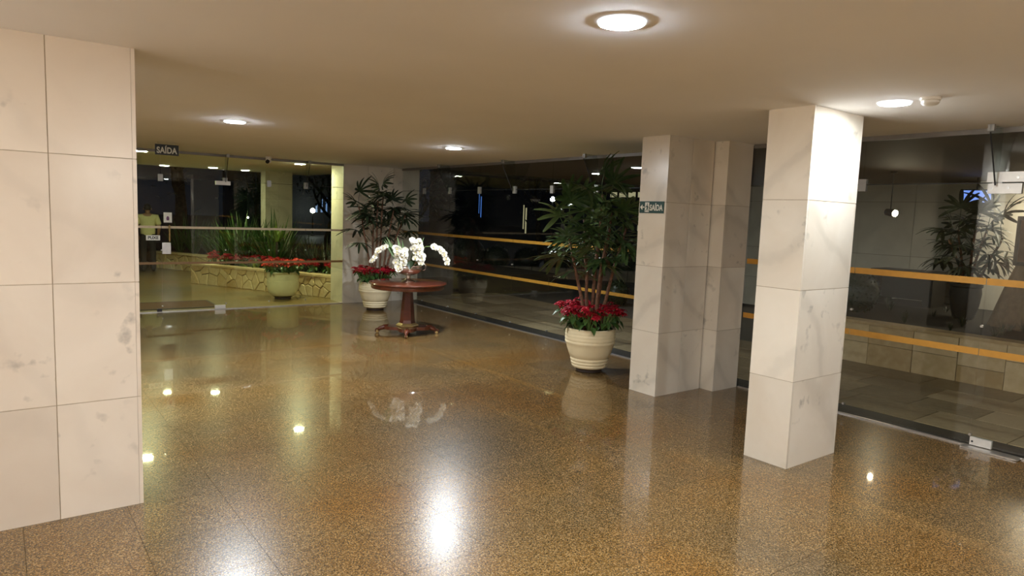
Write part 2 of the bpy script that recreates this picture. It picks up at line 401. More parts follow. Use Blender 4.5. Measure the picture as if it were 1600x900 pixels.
# ---- glass walls -----------------------------------------------------------
GZ = 2.15
def glass_wall(name, label, axis, pos, cuts, mat, doors=(), stripes=True, tape='tape', fin_at=(), inward=-1, transom_rail=False, sill_mat='steel', fins=.26, tape_side=-1, half=.027):
    o = thing(name, label, 'glass wall', kind='structure')
    h = .006; g = .003
    def bx(nm, mt, a0, a1, p0, p1, z0, z1, par=None):
        if axis == 0: return box_part(nm, mt, par or o, p0, p1, a0, a1, z0, z1)
        return box_part(nm, mt, par or o, a0, a1, p0, p1, z0, z1)
    for a, b in zip(cuts, cuts[1:]):
        if (a, b) not in doors:
            pn_ = bx('pane', mat, a+g, b-g, pos-h, pos+h, .03, GZ-g)
        bx('transom_pane', mat, a+g, b-g, pos-h, pos+h, GZ+g, CEIL-.035)
    # top channel and bottom channel
    bx('head_channel', 'channel', cuts[0], cuts[-1], pos-.02, pos+.02, CEIL-.04, CEIL)
    bx('floor_channel', sill_mat, cuts[0], cuts[-1], pos-.013, pos+.013, 0, .012)
    bx('transom_gasket', 'black_rubber', cuts[0], cuts[-1], pos-.004, pos+.004, GZ-.0028, GZ+.0028)
    if stripes:
        for z in (1.365, .79):
            for a, b in zip(cuts, cuts[1:]):
                if (a, b) in doors: continue
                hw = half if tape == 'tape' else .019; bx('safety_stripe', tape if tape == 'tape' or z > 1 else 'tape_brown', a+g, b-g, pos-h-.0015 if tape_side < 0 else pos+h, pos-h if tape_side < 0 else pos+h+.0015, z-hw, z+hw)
    for c in cuts[1:-1]:
        if c in fin_at:
            # triangular glass fin hung from the ceiling
            d = fins*inward
            poly = [(pos+.008*inward, CEIL), (pos+d, CEIL), (pos+d, CEIL-.06), (pos+.05*inward, GZ-.02), (pos+.008*inward, GZ-.02)]
            f = MB()
            if axis == 0: f.prism(poly, 1, c-.005, c+.005)
            else: f.prism([(q[0], q[1]) for q in poly], 0, c-.005, c+.005)
            fo = f.build('glass_fin', 'glass_fin', o)
            e = MB(); a_ = (pos+d, CEIL-.06); b_ = (pos+.05*inward, GZ-.02)
            pts = [(c, a_[0], a_[1]), (c, b_[0], b_[1])] if axis == 1 else [(a_[0], c, a_[1]), (b_[0], c, b_[1])]
            e.tube(pts, .0055, 6).build('fin_edge', 'black_rubber', fo)
            bx('ceiling_bracket', 'fitting', c-.022, c+.022, min(pos+d, pos+d-.03*inward), max(pos+d, pos+d-.03*inward), CEIL-.05, CEIL)
        w_ = .034
        bx('patch_fitting', 'fitting', c-w_, c+w_, pos-.016, pos+.016, GZ-.06, GZ+.05)
        for z in (1.0, .10):
            bt = MB(); q = [(pos-.012, c, z), (pos+.012, c, z)] if axis == 0 else [(c, pos-.012, z), (c, pos+.012, z)]
            bt.tube(q, .011, 10).build('glass_bolt', 'steel', o)
    return o
L_CUTS = [-3.95, -2.9, -1.9, -.9, .1, 1.1, 2.08, 3.05, 3.77, 4.42, 5.125]
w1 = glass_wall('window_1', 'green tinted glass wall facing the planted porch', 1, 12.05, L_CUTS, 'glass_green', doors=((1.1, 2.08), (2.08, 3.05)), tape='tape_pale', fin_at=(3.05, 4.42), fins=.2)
MID_CUTS = [4.66, 5.7, 6.62, 7.53, 8.42, 9.38, 10.3, 11.2, 12.05]
w2 = glass_wall('window_2', 'long dark glass wall behind the table and potted palm', 0, 6.35, MID_CUTS, 'glass', fin_at=(6.62, 8.42, 10.3), tape_side=1, half=.022)
R_CUTS = [-3.1, -2.1, -1.1, .0, 1.05, 2.07, 3.13, 4.28]
w3 = glass_wall('window_3', 'glass wall with orange stripes beside the nearest pillar', 0, 6.35, R_CUTS, 'glass', doors=((1.05, 2.07),), fin_at=(2.07, 0.0))
# hardware of the pivot door on the right
d3 = thing('door_1', 'frameless glass pivot door at the right edge', 'door', kind='structure')
box_part('pane', 'glass', d3, 6.344, 6.356, 1.053, 2.067, .03, GZ-.004)
for z in (1.365, .79): box_part('safety_stripe', 'tape', d3, 6.3425, 6.344, 1.053, 2.067, z-.027, z+.027)
pl = box_part('bottom_patch', 'clamp', d3, 6.335, 6.365, 1.91, 2.064, .02, .085)
MB().tube([(6.332, 2.045, .05), (6.338, 2.045, .05)], .008, 10).build('screw', 'black_rubber', d3)
tp = box_part('top_patch', 'clamp', d3, 6.33, 6.37, 1.90, 2.13, GZ-.085, GZ-.006)
tp2 = box_part('transom_patch', 'clamp', d3, 6.33, 6.37, 1.87, 2.14, GZ+.006, GZ+.085)
for yy, zz in ((2.10, GZ-.045), (1.99, GZ-.04), (1.93, GZ+.04)): MB().tube([(6.326, yy, zz), (6.332, yy, zz)], .009, 10).build('screw', 'steel', d3)
fc = MB().prism([(2.10, .001), (1.74, .001), (1.70, .006), (1.72, .014), (2.10, .014)], 0, 6.245, 6.334).build('floor_closer_cover', 'steel', d3)
# doors of the left glass wall
def glass_door(name, x0, x1, label):
    d = thing(name, label, 'door', kind='structure')
    box_part('pane', 'glass_green', d, x0+.004, x1-.004, 12.044, 12.056, .03, GZ-.004)
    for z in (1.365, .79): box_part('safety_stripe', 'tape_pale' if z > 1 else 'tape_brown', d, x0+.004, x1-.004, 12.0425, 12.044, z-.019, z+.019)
    return d
dl = glass_door('door_2', 1.1, 2.08, 'glass door leaf carrying the white pull sign')
dr = glass_door('door_3', 2.08, 3.05, 'glass door leaf with floor hinge beside the porch mat')
box_part('bottom_patch', 'clamp', dr, 2.87, 3.04, 12.03, 12.07, .015, .075)
box_part('top_patch', 'clamp', dr, 2.90, 3.13, 12.02, 12.08, GZ-.07, GZ-.006)
box_part('bottom_patch', 'black_plastic', dl, 2.0, 2.07, 12.03, 12.07, .01, .06)
hb = MB().tube([(2.19, 12.0, 1.14), (2.19, 12.0, 1.40)], .012, 10).tube([(2.19, 12.0, 1.17), (2.19, 12.05, 1.17)], .008, 8).tube([(2.19, 12.0, 1.37), (2.19, 12.05, 1.37)], .008, 8).build('pull_handle', 'brass', dr)
box_part('lock_box', 'steel', dr, 2.085, 2.21, 12.02, 12.044, .94, 1.12)
s = tag(box_part('door_sign', 'sign_white', None, 1.86, 2.06, 12.038, 12.043, 1.155, 1.235), 'small white sign reading PUXE on the glass door', 'sign')
link('lettering', text_mesh('PUXE', .062, 'sign_black', .0008, .002), s, (0, -.0035, 0), (PI/2, 0, 0))
s = tag(box_part('paper_notice', 'sign_white', None, 2.115, 2.235, 12.040, 12.0435, 1.44, 1.60), 'white paper notice with dark emblem taped to door glass', 'notice')
MB().prism([(-.018, -.045), (.018, -.045), (.022, -.01), (.010, .02), (-.010, .02), (-.022, -.01)], 1, -.003, -.0019).build('emblem', plain('plum_print', (.16, .06, .14), .6), s)

# ================================================================== LAMPS
def ceiling_lamp(x, y, label, mat='led', r=.095, z=CEIL):
    o = thing('ceiling_lamp', label, 'lamp', (x, y, z), group='round ceiling lamps')
    MB().lathe([(r+.003, 0), (r+.009, -.002), (r+.008, -.009), (r+.001, -.012), (r-.002, -.008), (.001, -.008)], 36, close=False).build('ring', 'lamp_ring' if z > CEIL else 'lit_ring', o, 40)
    MB().lathe([(r-.001, -.009), (r-.002, -.0125), (r*.85, -.0155), (r*.5, -.017), (.0005, -.0175)], 36, close=False).build('diffuser', mat, o, 50)
    return o
for x, y, lb in ((2.13, 2.12, 'large round ceiling lamp nearest the camera'), (4.72, 2.17, 'round ceiling lamp beside the smoke detector'),
                 (1.91, 7.17, 'round ceiling lamp between left wall and exit sign'), (4.66, 7.5, 'round ceiling lamp above the wooden table'), (-.6, 7.2, 'round ceiling lamp behind the left marble wall'),
                 (-.6, 2.1, 'round ceiling lamp above the left marble wall'),
                 (2.1, -2.0, 'round ceiling lamp behind the viewer'), (4.7, -2.0, 'round ceiling lamp behind the viewer by glass')):
    ceiling_lamp(x, y, lb, 'led_soft' if (x > 4.71 and y > 2) or (x < 0 and y < 3) else 'led_bright' if y > 7 else 'led')
for x, y, lb in ((1.90, 12.62, 'porch ceiling lamp touching the left marble wall edge'), (4.60, 12.85, 'bright porch ceiling lamp beside the marble jamb'),
                 (3.9, 16.4, 'porch ceiling lamp far off at the canopy edge'), (3.0, 16.9, 'small porch ceiling lamp far left by the dark trees')):
    ceiling_lamp(x, y, lb, 'led_out' if y < 14 else 'led_out_soft')
ceiling_lamp(12.45, 3.1, 'canopy ceiling lamp over the white stone wall', emit('canopy_led', (1, .86, .64), 80), z=CEIL+.02)
ceiling_lamp(9.0, 9.4, 'canopy ceiling lamp outside the long glass wall', emit('canopy_led_dim', (.95, .97, 1), 22), z=CEIL+.02)
for x, y, lb in ((-2.0, .6, 'added warm fill globe left of the viewer'), (-2.0, 3.0, 'added warm fill globe before the left marble wall'), (1.2, -1.8, 'added warm fill globe behind the viewer in the middle'), (2.9, -1.8, 'added warm fill globe behind the viewer at right')):  # unseen globes added to brighten the ceiling and walls
    o = thing('fill_globe_pendant', lb, 'lamp', (x, y, CEIL), group='added warm fill globes')
    MB().lathe([(.06, 0), (.06, -.02), (.01, -.03)], 20).build('canopy_plate', 'brass', o, 40)
    MB().tube([(0, 0, -.02), (0, 0, -.32)], .006, 8).build('rod', 'brass', o)
    MB().sphere((0, 0, -.47), .16, 24, 14).build('globe', 'led_warm', o, True)
# smoke detector
o = thing('smoke_detector', 'round white smoke detector beside a ceiling lamp', 'smoke detector', (4.69, 1.94, CEIL))
MB().lathe([(.058, 0), (.058, -.016), (.05, -.02)], 28).build('base', 'white_plastic', o, 40)
MB().lathe([(.048, -.02), (.050, -.034), (.040, -.045), (.02, -.05), (.0005, -.051)], 28, close=False).build('dome', 'white_plastic', o, 40)
# security camera by the porch glass
o = thing('security_camera', 'small white ceiling camera with black lens by porch glass', 'camera', (3.66, 11.72, CEIL))
MB().lathe([(.05, 0), (.05, -.03), (.03, -.04)], 24).build('base', 'white_plastic', o, 40)
MB().sphere((0, 0, -.065), .048, 20, 12).build('ball', 'white_plastic', o, True)
MB().tube([(-.012, -.016, -.072), (-.034, -.044, -.09)], [.034, .030], 18).build('lens', 'black_plastic', o, 40)

# ================================================================== SIGNS
s = thing('exit_sign', 'black SAÍDA sign hanging from ceiling near the porch doors', 'sign', (1.90, 10.5, 2.475))
MB().box(-.148, .148, -.004, .004, -.072, .072).build('plate', 'sign_black', s)
for x in (-.11, .11): MB().tube([(x, 0, .07), (x, 0, .105)], .003, 6).build('hanger', 'steel', s)
link('lettering', text_mesh('SAÍDA', .125, 'sign_cream', .001, .004, 1.05, (.255, .108)), s, (0, -.0045, .004), (PI/2, 0, 0))
# green arrow sign on the pillar face x = 5.205 (seen from -x side; reading direction runs toward -y)
s = thing('exit_sign', 'green arrow SAÍDA sign fixed to the marble pillar', 'sign', (5.2045, 4.63, 1.885), -PI/2)
MB().box(-.157, .157, -.006, 0, -.058, .058).build('plate', 'sign_green', s)
MB().box(-.085, -.031, -.0075, -.006, -.048, .048).build('pictogram_panel', 'sign_white', s)
rm = MB().prism([(-.062, .030), (-.055, .038), (-.048, .030), (-.055, .022)], 1, -.0086, -.0074)
rm.prism([(-.063, .018), (-.050, .020), (-.046, -.010), (-.060, -.012)], 1, -.0086, -.0074)
rm.prism([(-.060, -.010), (-.053, -.010), (-.068, -.042), (-.077, -.040)], 1, -.0086, -.0074)
rm.prism([(-.055, -.010), (-.046, -.010), (-.037, -.042), (-.045, -.043)], 1, -.0086, -.0074)
rm.prism([(-.063, .016), (-.060, .010), (-.076, -.006), (-.080, -.001)], 1, -.0086, -.0074)
rm.prism([(-.050, .016), (-.046, .012), (-.036, -.006), (-.041, -.009)], 1, -.0086, -.0074)
rm.build('running_figure', 'sign_green', s)
MB().prism([(-.149, 0), (-.122, .026), (-.114, .018), (-.126, .006), (-.094, .006), (-.094, -.006), (-.126, -.006), (-.114, -.018), (-.122, -.026)], 1, -.0078, -.006).build('arrow', 'sign_white', s)
link('lettering', text_mesh('SAÍDA', .078, 'sign_white', .0008, .0022, 1.05, (.166, .076)), s, (.062, -.0068, .004), (PI/2, 0, 0))

# ================================================================== PLANT KIT
def leaf_strip(mb, base, d, L, W, droop, nrm=Vector((0, 0, 1)), seg=5, prof=(.3, .8, 1, 1, .85, .4), fold=.25):
    d = Vector(d).normalized(); side = d.cross(nrm)
    if side.length < 1e-3: side = Vector((1, 0, 0))
    side.normalize(); nn = side.cross(d).normalized(); v = []; f = []
    for i in range(seg+1):
        t = i/seg; c = Vector(base)+d*L*t+Vector((0, 0, -droop*L*t*t)); ww = W*prof[min(i, len(prof)-1)]*.5
        v += [c+side*ww+nn*ww*fold, c, c-side*ww+nn*ww*fold]
    for i in range(seg):
        a = i*3; f += [(a, a+1, a+4, a+3), (a+1, a+2, a+5, a+4)]
    mb.add(v, f)
rnd = random.Random(3)
def frond_mesh(mat, n=8, L=.34, pet=.33, W=.05):
    mb = MB(); tip = Vector((pet*.86, 0, pet*.42))
    mb.tube([(0, 0, 0), (pet*.45, 0, pet*.30), tip], [.006, .004, .0035], 5)
    for k in range(n):
        a = math.radians(-105+210*k/(n-1)+rnd.uniform(-7, 7)); l = L*(1-.25*abs(a)/1.9)*rnd.uniform(.85, 1.08)
        leaf_strip(mb, tip, (math.cos(a), math.sin(a), .25*math.cos(a)+rnd.uniform(-.12, .12)), l, W*rnd.uniform(.8, 1.15), rnd.uniform(.25, .6))
    return mb.mesh('frond', mat)
FROND = {k: [frond_mesh(k, rnd.choice((7, 8, 9, 10)), rnd.uniform(.28, .37), rnd.uniform(.26, .38)) for _ in range(6)] for k in ('palm', 'palm_dark')}
def lady_palm(loc, label, canes, mat='palm', seed=1, fs=1.0, per=9, start=.5):
    rn = random.Random(seed); o = thing('lady_palm', label, 'palm', loc)
    for (dx, dy, tx, ty, h) in canes:
        pts = []
        for i in range(7):
            t = i/6; pts.append((dx+(tx-dx)*t**1.3+rn.uniform(-.008, .008), dy+(ty-dy)*t**1.3+rn.uniform(-.008, .008), h*t))
        MB().tube(pts, [.020, .021, .019, .018, .017, .015, .011], 8).build('cane', 'cane', o, True)
        n = max(3, int(per*rn.uniform(.8, 1.15))); a0 = rn.uniform(0, 6.28)
        for k in range(n):
            t = start+(1-start)*(k+.6)/n; i = min(5, int(t*6)); u = t*6-i
            p = Vector(pts[i]).lerp(Vector(pts[i+1]), u)
            pitch = math.radians(35-75*t+rn.uniform(-12, 22)) if k < n-1 else math.radians(-65)
            link('frond', rn.choice(FROND[mat]), o, p, (rn.uniform(-.3, .3), pitch, a0+k*2.4+rn.uniform(-.4, .4)), fs*rn.uniform(.8, 1.15))
    return o
def head_mesh(mat, n=9, R=.066):
    mb = MB(); rn = random.Random(hash(mat) % 100 if False else len(mat))
    for ring, (cnt, rr, el) in enumerate(((n, 1, .12), (n-3, .66, .45))):
        for k in range(cnt):
            a = 2*PI*k/cnt+ring*.4+rn.uniform(-.2, .2)
            leaf_strip(mb, (0, 0, .004*ring), (math.cos(a), math.sin(a), el+rn.uniform(-.15, .15)), R*rr*rn.uniform(.85, 1.1), R*.58*rr, .35, seg=4, prof=(.25, .8, 1, .62, .05), fold=.3)
    return mb.mesh('flower_head', mat)
HEAD = {k: head_mesh(k) for k in ('bract', 'bract_orange')}
def oval_leaf(mat, L=.11, W=.065):
    mb = MB(); leaf_strip(mb, (0, 0, 0), (1, 0, .1), L, W, .45, seg=5, prof=(.15, .75, 1, .85, .5, .04), fold=.25); return mb.mesh('leaf', mat)
LEAF = oval_leaf('leaf')
def poinsettia(loc, label, rn, h=.30, spread=.13, heads=5, leaves=10, red='bract', group=None, lean=(0, 0)):
    o = thing('poinsettia', label, 'poinsettia', loc, group=group)
    st = MB()
    for k in range(heads):
        a = 2*PI*k/heads+rn.uniform(-.5, .5); r = spread*(0.15 if k == 0 else rn.uniform(.5, 1)); z = h*rn.uniform(.72, 1.05)*(1.08 if k == 0 else 1)
        p = (lean[0]+r*math.cos(a), lean[1]+r*math.sin(a), z)
        st.tube([(0, 0, 0), (p[0]*.45, p[1]*.45, z*.5), (p[0], p[1], z-.004)], .004, 5)
        link('flower_head', HEAD[red], o, p, (rn.uniform(-.35, .35)+math.sin(a)*-.25, rn.uniform(-.35, .35)+math.cos(a)*.25, rn.uniform(0, 6.28)), rn.uniform(.85, 1.15))
    st.build('stems', 'orchid_stem', o)
    for k in range(leaves):
        a = 2*PI*k/leaves+rn.uniform(-.3, .3); z = h*rn.uniform(.25, .8); r = spread*rn.uniform(.4, .75)
        link('leaf', LEAF, o, (lean[0]*z/h+r*math.cos(a), lean[1]*z/h+r*math.sin(a), z), (0, rn.uniform(.1, .7), a+rn.uniform(-.3, .3)), rn.uniform(.8, 1.25))
    return o
RINGED = [(.17, .045), (.185, .05), (.196, .06), (.203, .075), (.197, .088), (.208, .094), (.213, .11), (.207, .125), (.216, .131), (.221, .148), (.214, .163), (.224, .17), (.245, .22), (.265, .28), (.276, .325), (.284, .335), (.290, .352), (.284, .367), (.287, .372), (.292, .39), (.286, .406), (.287, .412), (.291, .428), (.284, .443), (.284, .449), (.287, .463), (.282, .478), (.284, .495), (.286, .503), (.278, .51), (.262, .508), (.258, .47), (.25, .455)]
SMOOTH = [(.17, .06), (.20, .065), (.235, .09), (.268, .15), (.287, .22), (.295, .30), (.293, .36), (.287, .363), (.293, .38), (.287, .397), (.292, .41), (.285, .428), (.29, .44), (.286, .46), (.29, .50), (.296, .515), (.29, .527), (.27, .525), (.265, .49), (.26, .475)]
def pot(loc, label, prof, mat, soil_z):
    o = thing('plant_pot', label, 'pot', loc, group='large cream plant pots')
    MB().lathe(prof, 48).build('pot_body', mat, o, 50)
    MB().lathe([(.135, .0), (.15, .006), (.15, .034), (.168, .045), (.12, .05)], 28).build('wheeled_tray', 'rubber_dark', o, 40)
    MB().lathe([(.0005, soil_z+.012), (.12, soil_z+.01), (.257, soil_z)], 30, close=False).build('soil', 'soil', o, True)
    return o
rn = random.Random(11)
def ring_of_poinsettias(c, z, label, group, red='bract', n=7, R=.18, h=.27, heads=11, leaves=12, lean=.1):
    for k in range(n):
        a = 2*PI*k/n+rn.uniform(-.15, .15)
        poinsettia((c[0]+R*math.cos(a), c[1]+R*math.sin(a), z), label, rn, h*rn.uniform(.92, 1.08), .12, heads, leaves, red, group, (lean*math.cos(a), lean*math.sin(a)))
    
# ---- pot with palm by the pillar
P1 = (5.42, 5.64)
pot((*P1, 0), 'ribbed cream pot standing beside the exit sign pillar', RINGED, 'cream_pot', .46)
ring_of_poinsettias(P1, .462, 'red poinsettia planted around the palm beside the pillar', 'poinsettias in the pot by the pillar', n=8, h=.29)
def scr(dr, dtoward):  # offsets: right across the picture, toward the camera
    return (dr*.798-dtoward*.603, -dr*.603-dtoward*.798)
def canes(lst): return [(*scr(a, b), *scr(c, d), h) for a, b, c, d, h in lst]
lady_palm((*P1, .468), 'tall lady palm in ribbed pot beside the pillar',
          canes([(0, .02, .06, .0, 1.56), (.05, -.04, .18, -.05, 1.35), (-.04, -.03, -.12, -.1, 1.28), (.10, .05, .34, .05, 1.2), (-.06, .05, -.3, .05, 1.05), (.03, .09, .10, .15, 1.05)]), 'palm', 5, 1.1, 8, .52)
# ---- pot with palm by the grey wall
P2 = (5.32, 11.05)
pot((*P2, 0), 'ribbed cream pot behind the table by the grey wall', RINGED, 'cream_pot', .46)
ring_of_poinsettias(P2, .462, 'red poinsettia planted around the palm behind the table', 'poinsettias in the pot behind the table', n=8, h=.29)
lady_palm((*P2, .468), 'tall lady palm in ribbed pot by the grey wall',
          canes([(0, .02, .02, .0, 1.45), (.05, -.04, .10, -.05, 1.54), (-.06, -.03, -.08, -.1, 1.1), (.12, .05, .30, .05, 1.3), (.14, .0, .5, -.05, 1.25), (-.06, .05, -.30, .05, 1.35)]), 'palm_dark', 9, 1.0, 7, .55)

# ================================================================== TABLE
TC = (4.70, 8.70)
o = thing('pedestal_table', 'round mahogany pedestal table on scrolled feet', 'table', (*TC, 0), YAW*-1+.12)
MB().lathe([(.40, .655), (.515, .66), (.525, .672), (.525, .71), (.535, .716), (.552, .724), (.556, .735), (.55, .746), (.535, .75)], 64).build('tabletop', 'mahogany', o, 40)
col = [(.118, .145), (.105, .20), (.088, .42), (.072, .60), (.085, .64), (.12, .656)]
MB().lathe(col, 6).build('column', 'mahogany', o)
MB().lathe([(.16, .105), (.165, .12), (.15, .135), (.125, .15), (.118, .155)], 6).build('collar', 'brass', o)
base = []
for k in range(32):
    a = 2*PI*k/32; r = .19+.15*abs(math.cos(2*a))**1.6; base.append((r*math.cos(a), r*math.sin(a)))
MB().prism(base, 2, .062, .108).build('plinth', 'mahogany', o)
for k in range(4):
    a = k*PI/2; c, s_ = math.cos(a), math.sin(a)
    pts = [(.27, .09), (.34, .085), (.39, .068), (.42, .045)]
    ft = MB().tube([(q*c, q*s_, z) for q, z in pts], [.04, .037, .03, .022], 10)
    sc_ = [(.425+.028*math.cos(t), .036+.028*math.sin(t)) for t in [i*PI/5 for i in range(11)]]
    ft.tube([(q*c, q*s_, z) for q, z in sc_], .011, 8)
    ft.build('foot', 'mahogany', o, True)
    MB().tube([(.425*c-.018*s_, .425*s_+.018*c, .022), (.425*c+.018*s_, .425*s_-.018*c, .022)], .020, 14).build('caster', 'brass', o, 40)
# ---- bowl with orchids
o = thing('footed_bowl', 'tarnished silver footed bowl on the round table', 'bowl', (*TC, .751))
MB().lathe([(.095, 0), (.098, .008), (.085, .018), (.05, .03), (.032, .05), (.036, .075), (.03, .088), (.07, .10), (.14, .125), (.19, .165), (.205, .205), (.200, .222), (.212, .235), (.205, .24), (.19, .225), (.18, .18), (.12, .14)], 40).build('bowl_body', 'silver', o, 50)
MB().lathe([(.0005, .19), (.15, .188), (.182, .18)], 24, close=False).build('moss', 'soil', o, True)
for sg in (-1, 1):
    q = [(sg*(.205+.045*math.sin(t)), 0, .20+.05*math.cos(t)*-1+.02) for t in [i*PI/6 for i in range(7)]]
    ho = MB().tube(q, .008, 8).build('handle', 'silver', o, True); ho.rotation_euler = (0, 0, -YAW)
def orchid_flower():
    mb = MB()
    for k, (a, l, w_) in enumerate(((90, .046, .040), (210, .044, .036), (330, .044, .036), (20, .05, .066), (160, .05, .066))):
        a = math.radians(a); leaf_strip(mb, (0, 0, .002*k), (math.cos(a), math.sin(a), .18), l, w_, .1, seg=4, prof=(.4, .9, 1, .85, .35), fold=.12)
    return mb.mesh('flower', 'orchid')
OF = orchid_flower(); OL = MB().lathe([(.0005, 0), (.008, .004), (.010, .014), (.003, .022)], 8, close=False).mesh('lip', 'orchid_lip')
def orchid(label, path, flowers, rn, size=1.0):
    """path, flowers in picture offsets (right, toward, up) from the bowl's centre"""
    o = thing('orchid', label, 'orchid', (*TC, .751+.185), group='white orchids in the silver bowl')
    W = lambda q: Vector((*scr(q[0], q[1]), q[2]))
    MB().tube([W(q) for q in path], .0045, 6).build('stem', 'orchid_stem', o, True)
    for k in range(3):
        a = rn.uniform(0, 6.28); m_ = MB()
        leaf_strip(m_, W(path[0]), (math.cos(a), math.sin(a), rn.uniform(.5, 1.6)), rn.uniform(.16, .26), .055, .35, seg=5, prof=(.5, .9, 1, .9, .6, .1))
        m_.build('leaf', 'leaf', o)
    face = Vector((*scr(0, 1), 0))
    for q in flowers:
        p = W(q); d = (face+Vector((rn.uniform(-.5, .5), rn.uniform(-.5, .5), rn.uniform(-.25, .35)))).normalized()
        rot = d.to_track_quat('Z', 'Y').to_euler()
        f = link('flower', OF, o, p, rot, size*rn.uniform(.85, 1.15)); link('lip', OL, f)
rn2 = random.Random(4)
def along(a, b, n, jit=.015): return [tuple(a[i]+(b[i]-a[i])*k/(n-1)+rn2.uniform(-jit, jit) for i in range(3)) for k in range(n)]
orchid('white orchid spray arching to the left over the bowl', [(-.08, .03, 0), (-.12, .04, .2), (-.22, .05, .31), (-.32, .06, .32), (-.42, .06, .26), (-.49, .06, .14)], along((-.30, .07, .32), (-.44, .07, .24), 12)+along((-.45, .07, .22), (-.50, .07, .10), 5), rn2, .8)
orchid('dense white orchid cluster hanging at the front left of bowl', [(-.06, .06, 0), (-.08, .08, .18), (-.10, .14, .30), (-.10, .18, .30), (-.10, .2, .1)], [(-.09+rn2.uniform(-.075, .075)*(1.1-.5*k/59), .17+rn2.uniform(-.03, .04), .30-.31*k/59) for k in range(60)], rn2, .95)
orchid('dense white orchid cluster standing highest in the bowl', [(.06, -.02, 0), (.06, -.02, .22), (.09, .02, .40), (.14, .06, .42), (.19, .08, .3), (.2, .08, .15)], [(.09+rn2.uniform(-.05, .07)+.07*k/44, .05+rn2.uniform(-.03, .05), .42-.27*k/44) for k in range(45)]+along((.19, .07, .16), (.185, .07, .08), 4), rn2, .9)
orchid('white orchid spray arching to the right over the bowl', [(.1, .0, 0), (.14, 0, .2), (.24, .02, .33), (.36, .03, .34), (.48, .03, .28), (.57, .03, .14)], along((.36, .04, .34), (.50, .04, .26), 13)+along((.51, .04, .25), (.575, .04, .11), 7), rn2, .85)
o = thing('foliage_sprig', 'dark green pointed leaves rising behind the orchids', 'leaves', (*TC, .751+.185))
for k in range(12):
    a = rn2.uniform(-1, 1); m_ = MB(); b = Vector((*scr(-.03+.07*a, -.03), 0))
    dd = Vector((*scr(-.12+a*.6, rn2.uniform(-.3, .2)), 1)); leaf_strip(m_, b, dd, rn2.uniform(.42, .56), .05, .06, nrm=Vector((*scr(0, 1), 0)), prof=(.5, .9, 1, .8, .5, .05)); m_.build('leaf', 'sprig', o)
m_ = MB(); leaf_strip(m_, (*scr(.05, .14), .12), Vector((*scr(.02, .35), -.2)), .13, .08, .3, nrm=Vector((*scr(0, 1), .6)), prof=(.5, .9, 1, .95, .7, .15)); m_.build('leaf', 'shrub', o)

# ================================================================== OUTSIDE: GROUND
tag(MB().box(-60, 90, -40, 120, -.3, -.06).build('ground', 'asphalt'), 'dark asphalt ground outside at night', 'ground', kind='structure')
tag(MB().box(-4, 6.75, 12.06, 24, -.06, 0).build('floor_porch', 'porch'), 'shiny olive stone floor of the porch', 'floor', kind='structure')
tag(MB().box(6.363, 6.72, -3.1, 12.06, -.06, -.004).build('trim_1', 'dark_stone'), 'dark stone strip outside along the glass wall', 'trim', kind='structure')
rp = random.Random(21)
pav = tag(MB().box(6.72, 9.0, -3.1, 12.6, -.06, -.012).build('floor_path', 'mortar'), 'path of worn stone slabs outside the glass', 'path', kind='structure')
xs = [6.72, 7.32, 7.85, 8.42, 9.0]
for a, b in zip(xs, xs[1:]):
    y = -3.1+rp.uniform(0, .4)
    while y < 12.5:
        L = min(rp.choice((.6, .75, .9, 1.1)), 12.6-y)
        if L > .15: box_part('stone_slab', 'slab', pav, a+.006, b-.006, y+.006, y+L-.006, -.02, 0)
        y += L
# porch mat
MB_ = MB().box(-.62, .62, -.42, .42, 0, .012)
mt = tag(MB_.build('door_mat', 'mat', None, False, (2.36, 12.78, .0)), 'worn brown mat on the porch outside the glass door', 'mat')
MB().box(-.66, .66, -.46, -.42, 0, .014).box(-.66, .66, .42, .46, 0, .014).box(-.66, -.62, -.42, .42, 0, .014).box(.62, .66, -.42, .42, 0, .014).build('mat_border', 'rubber_dark', mt)

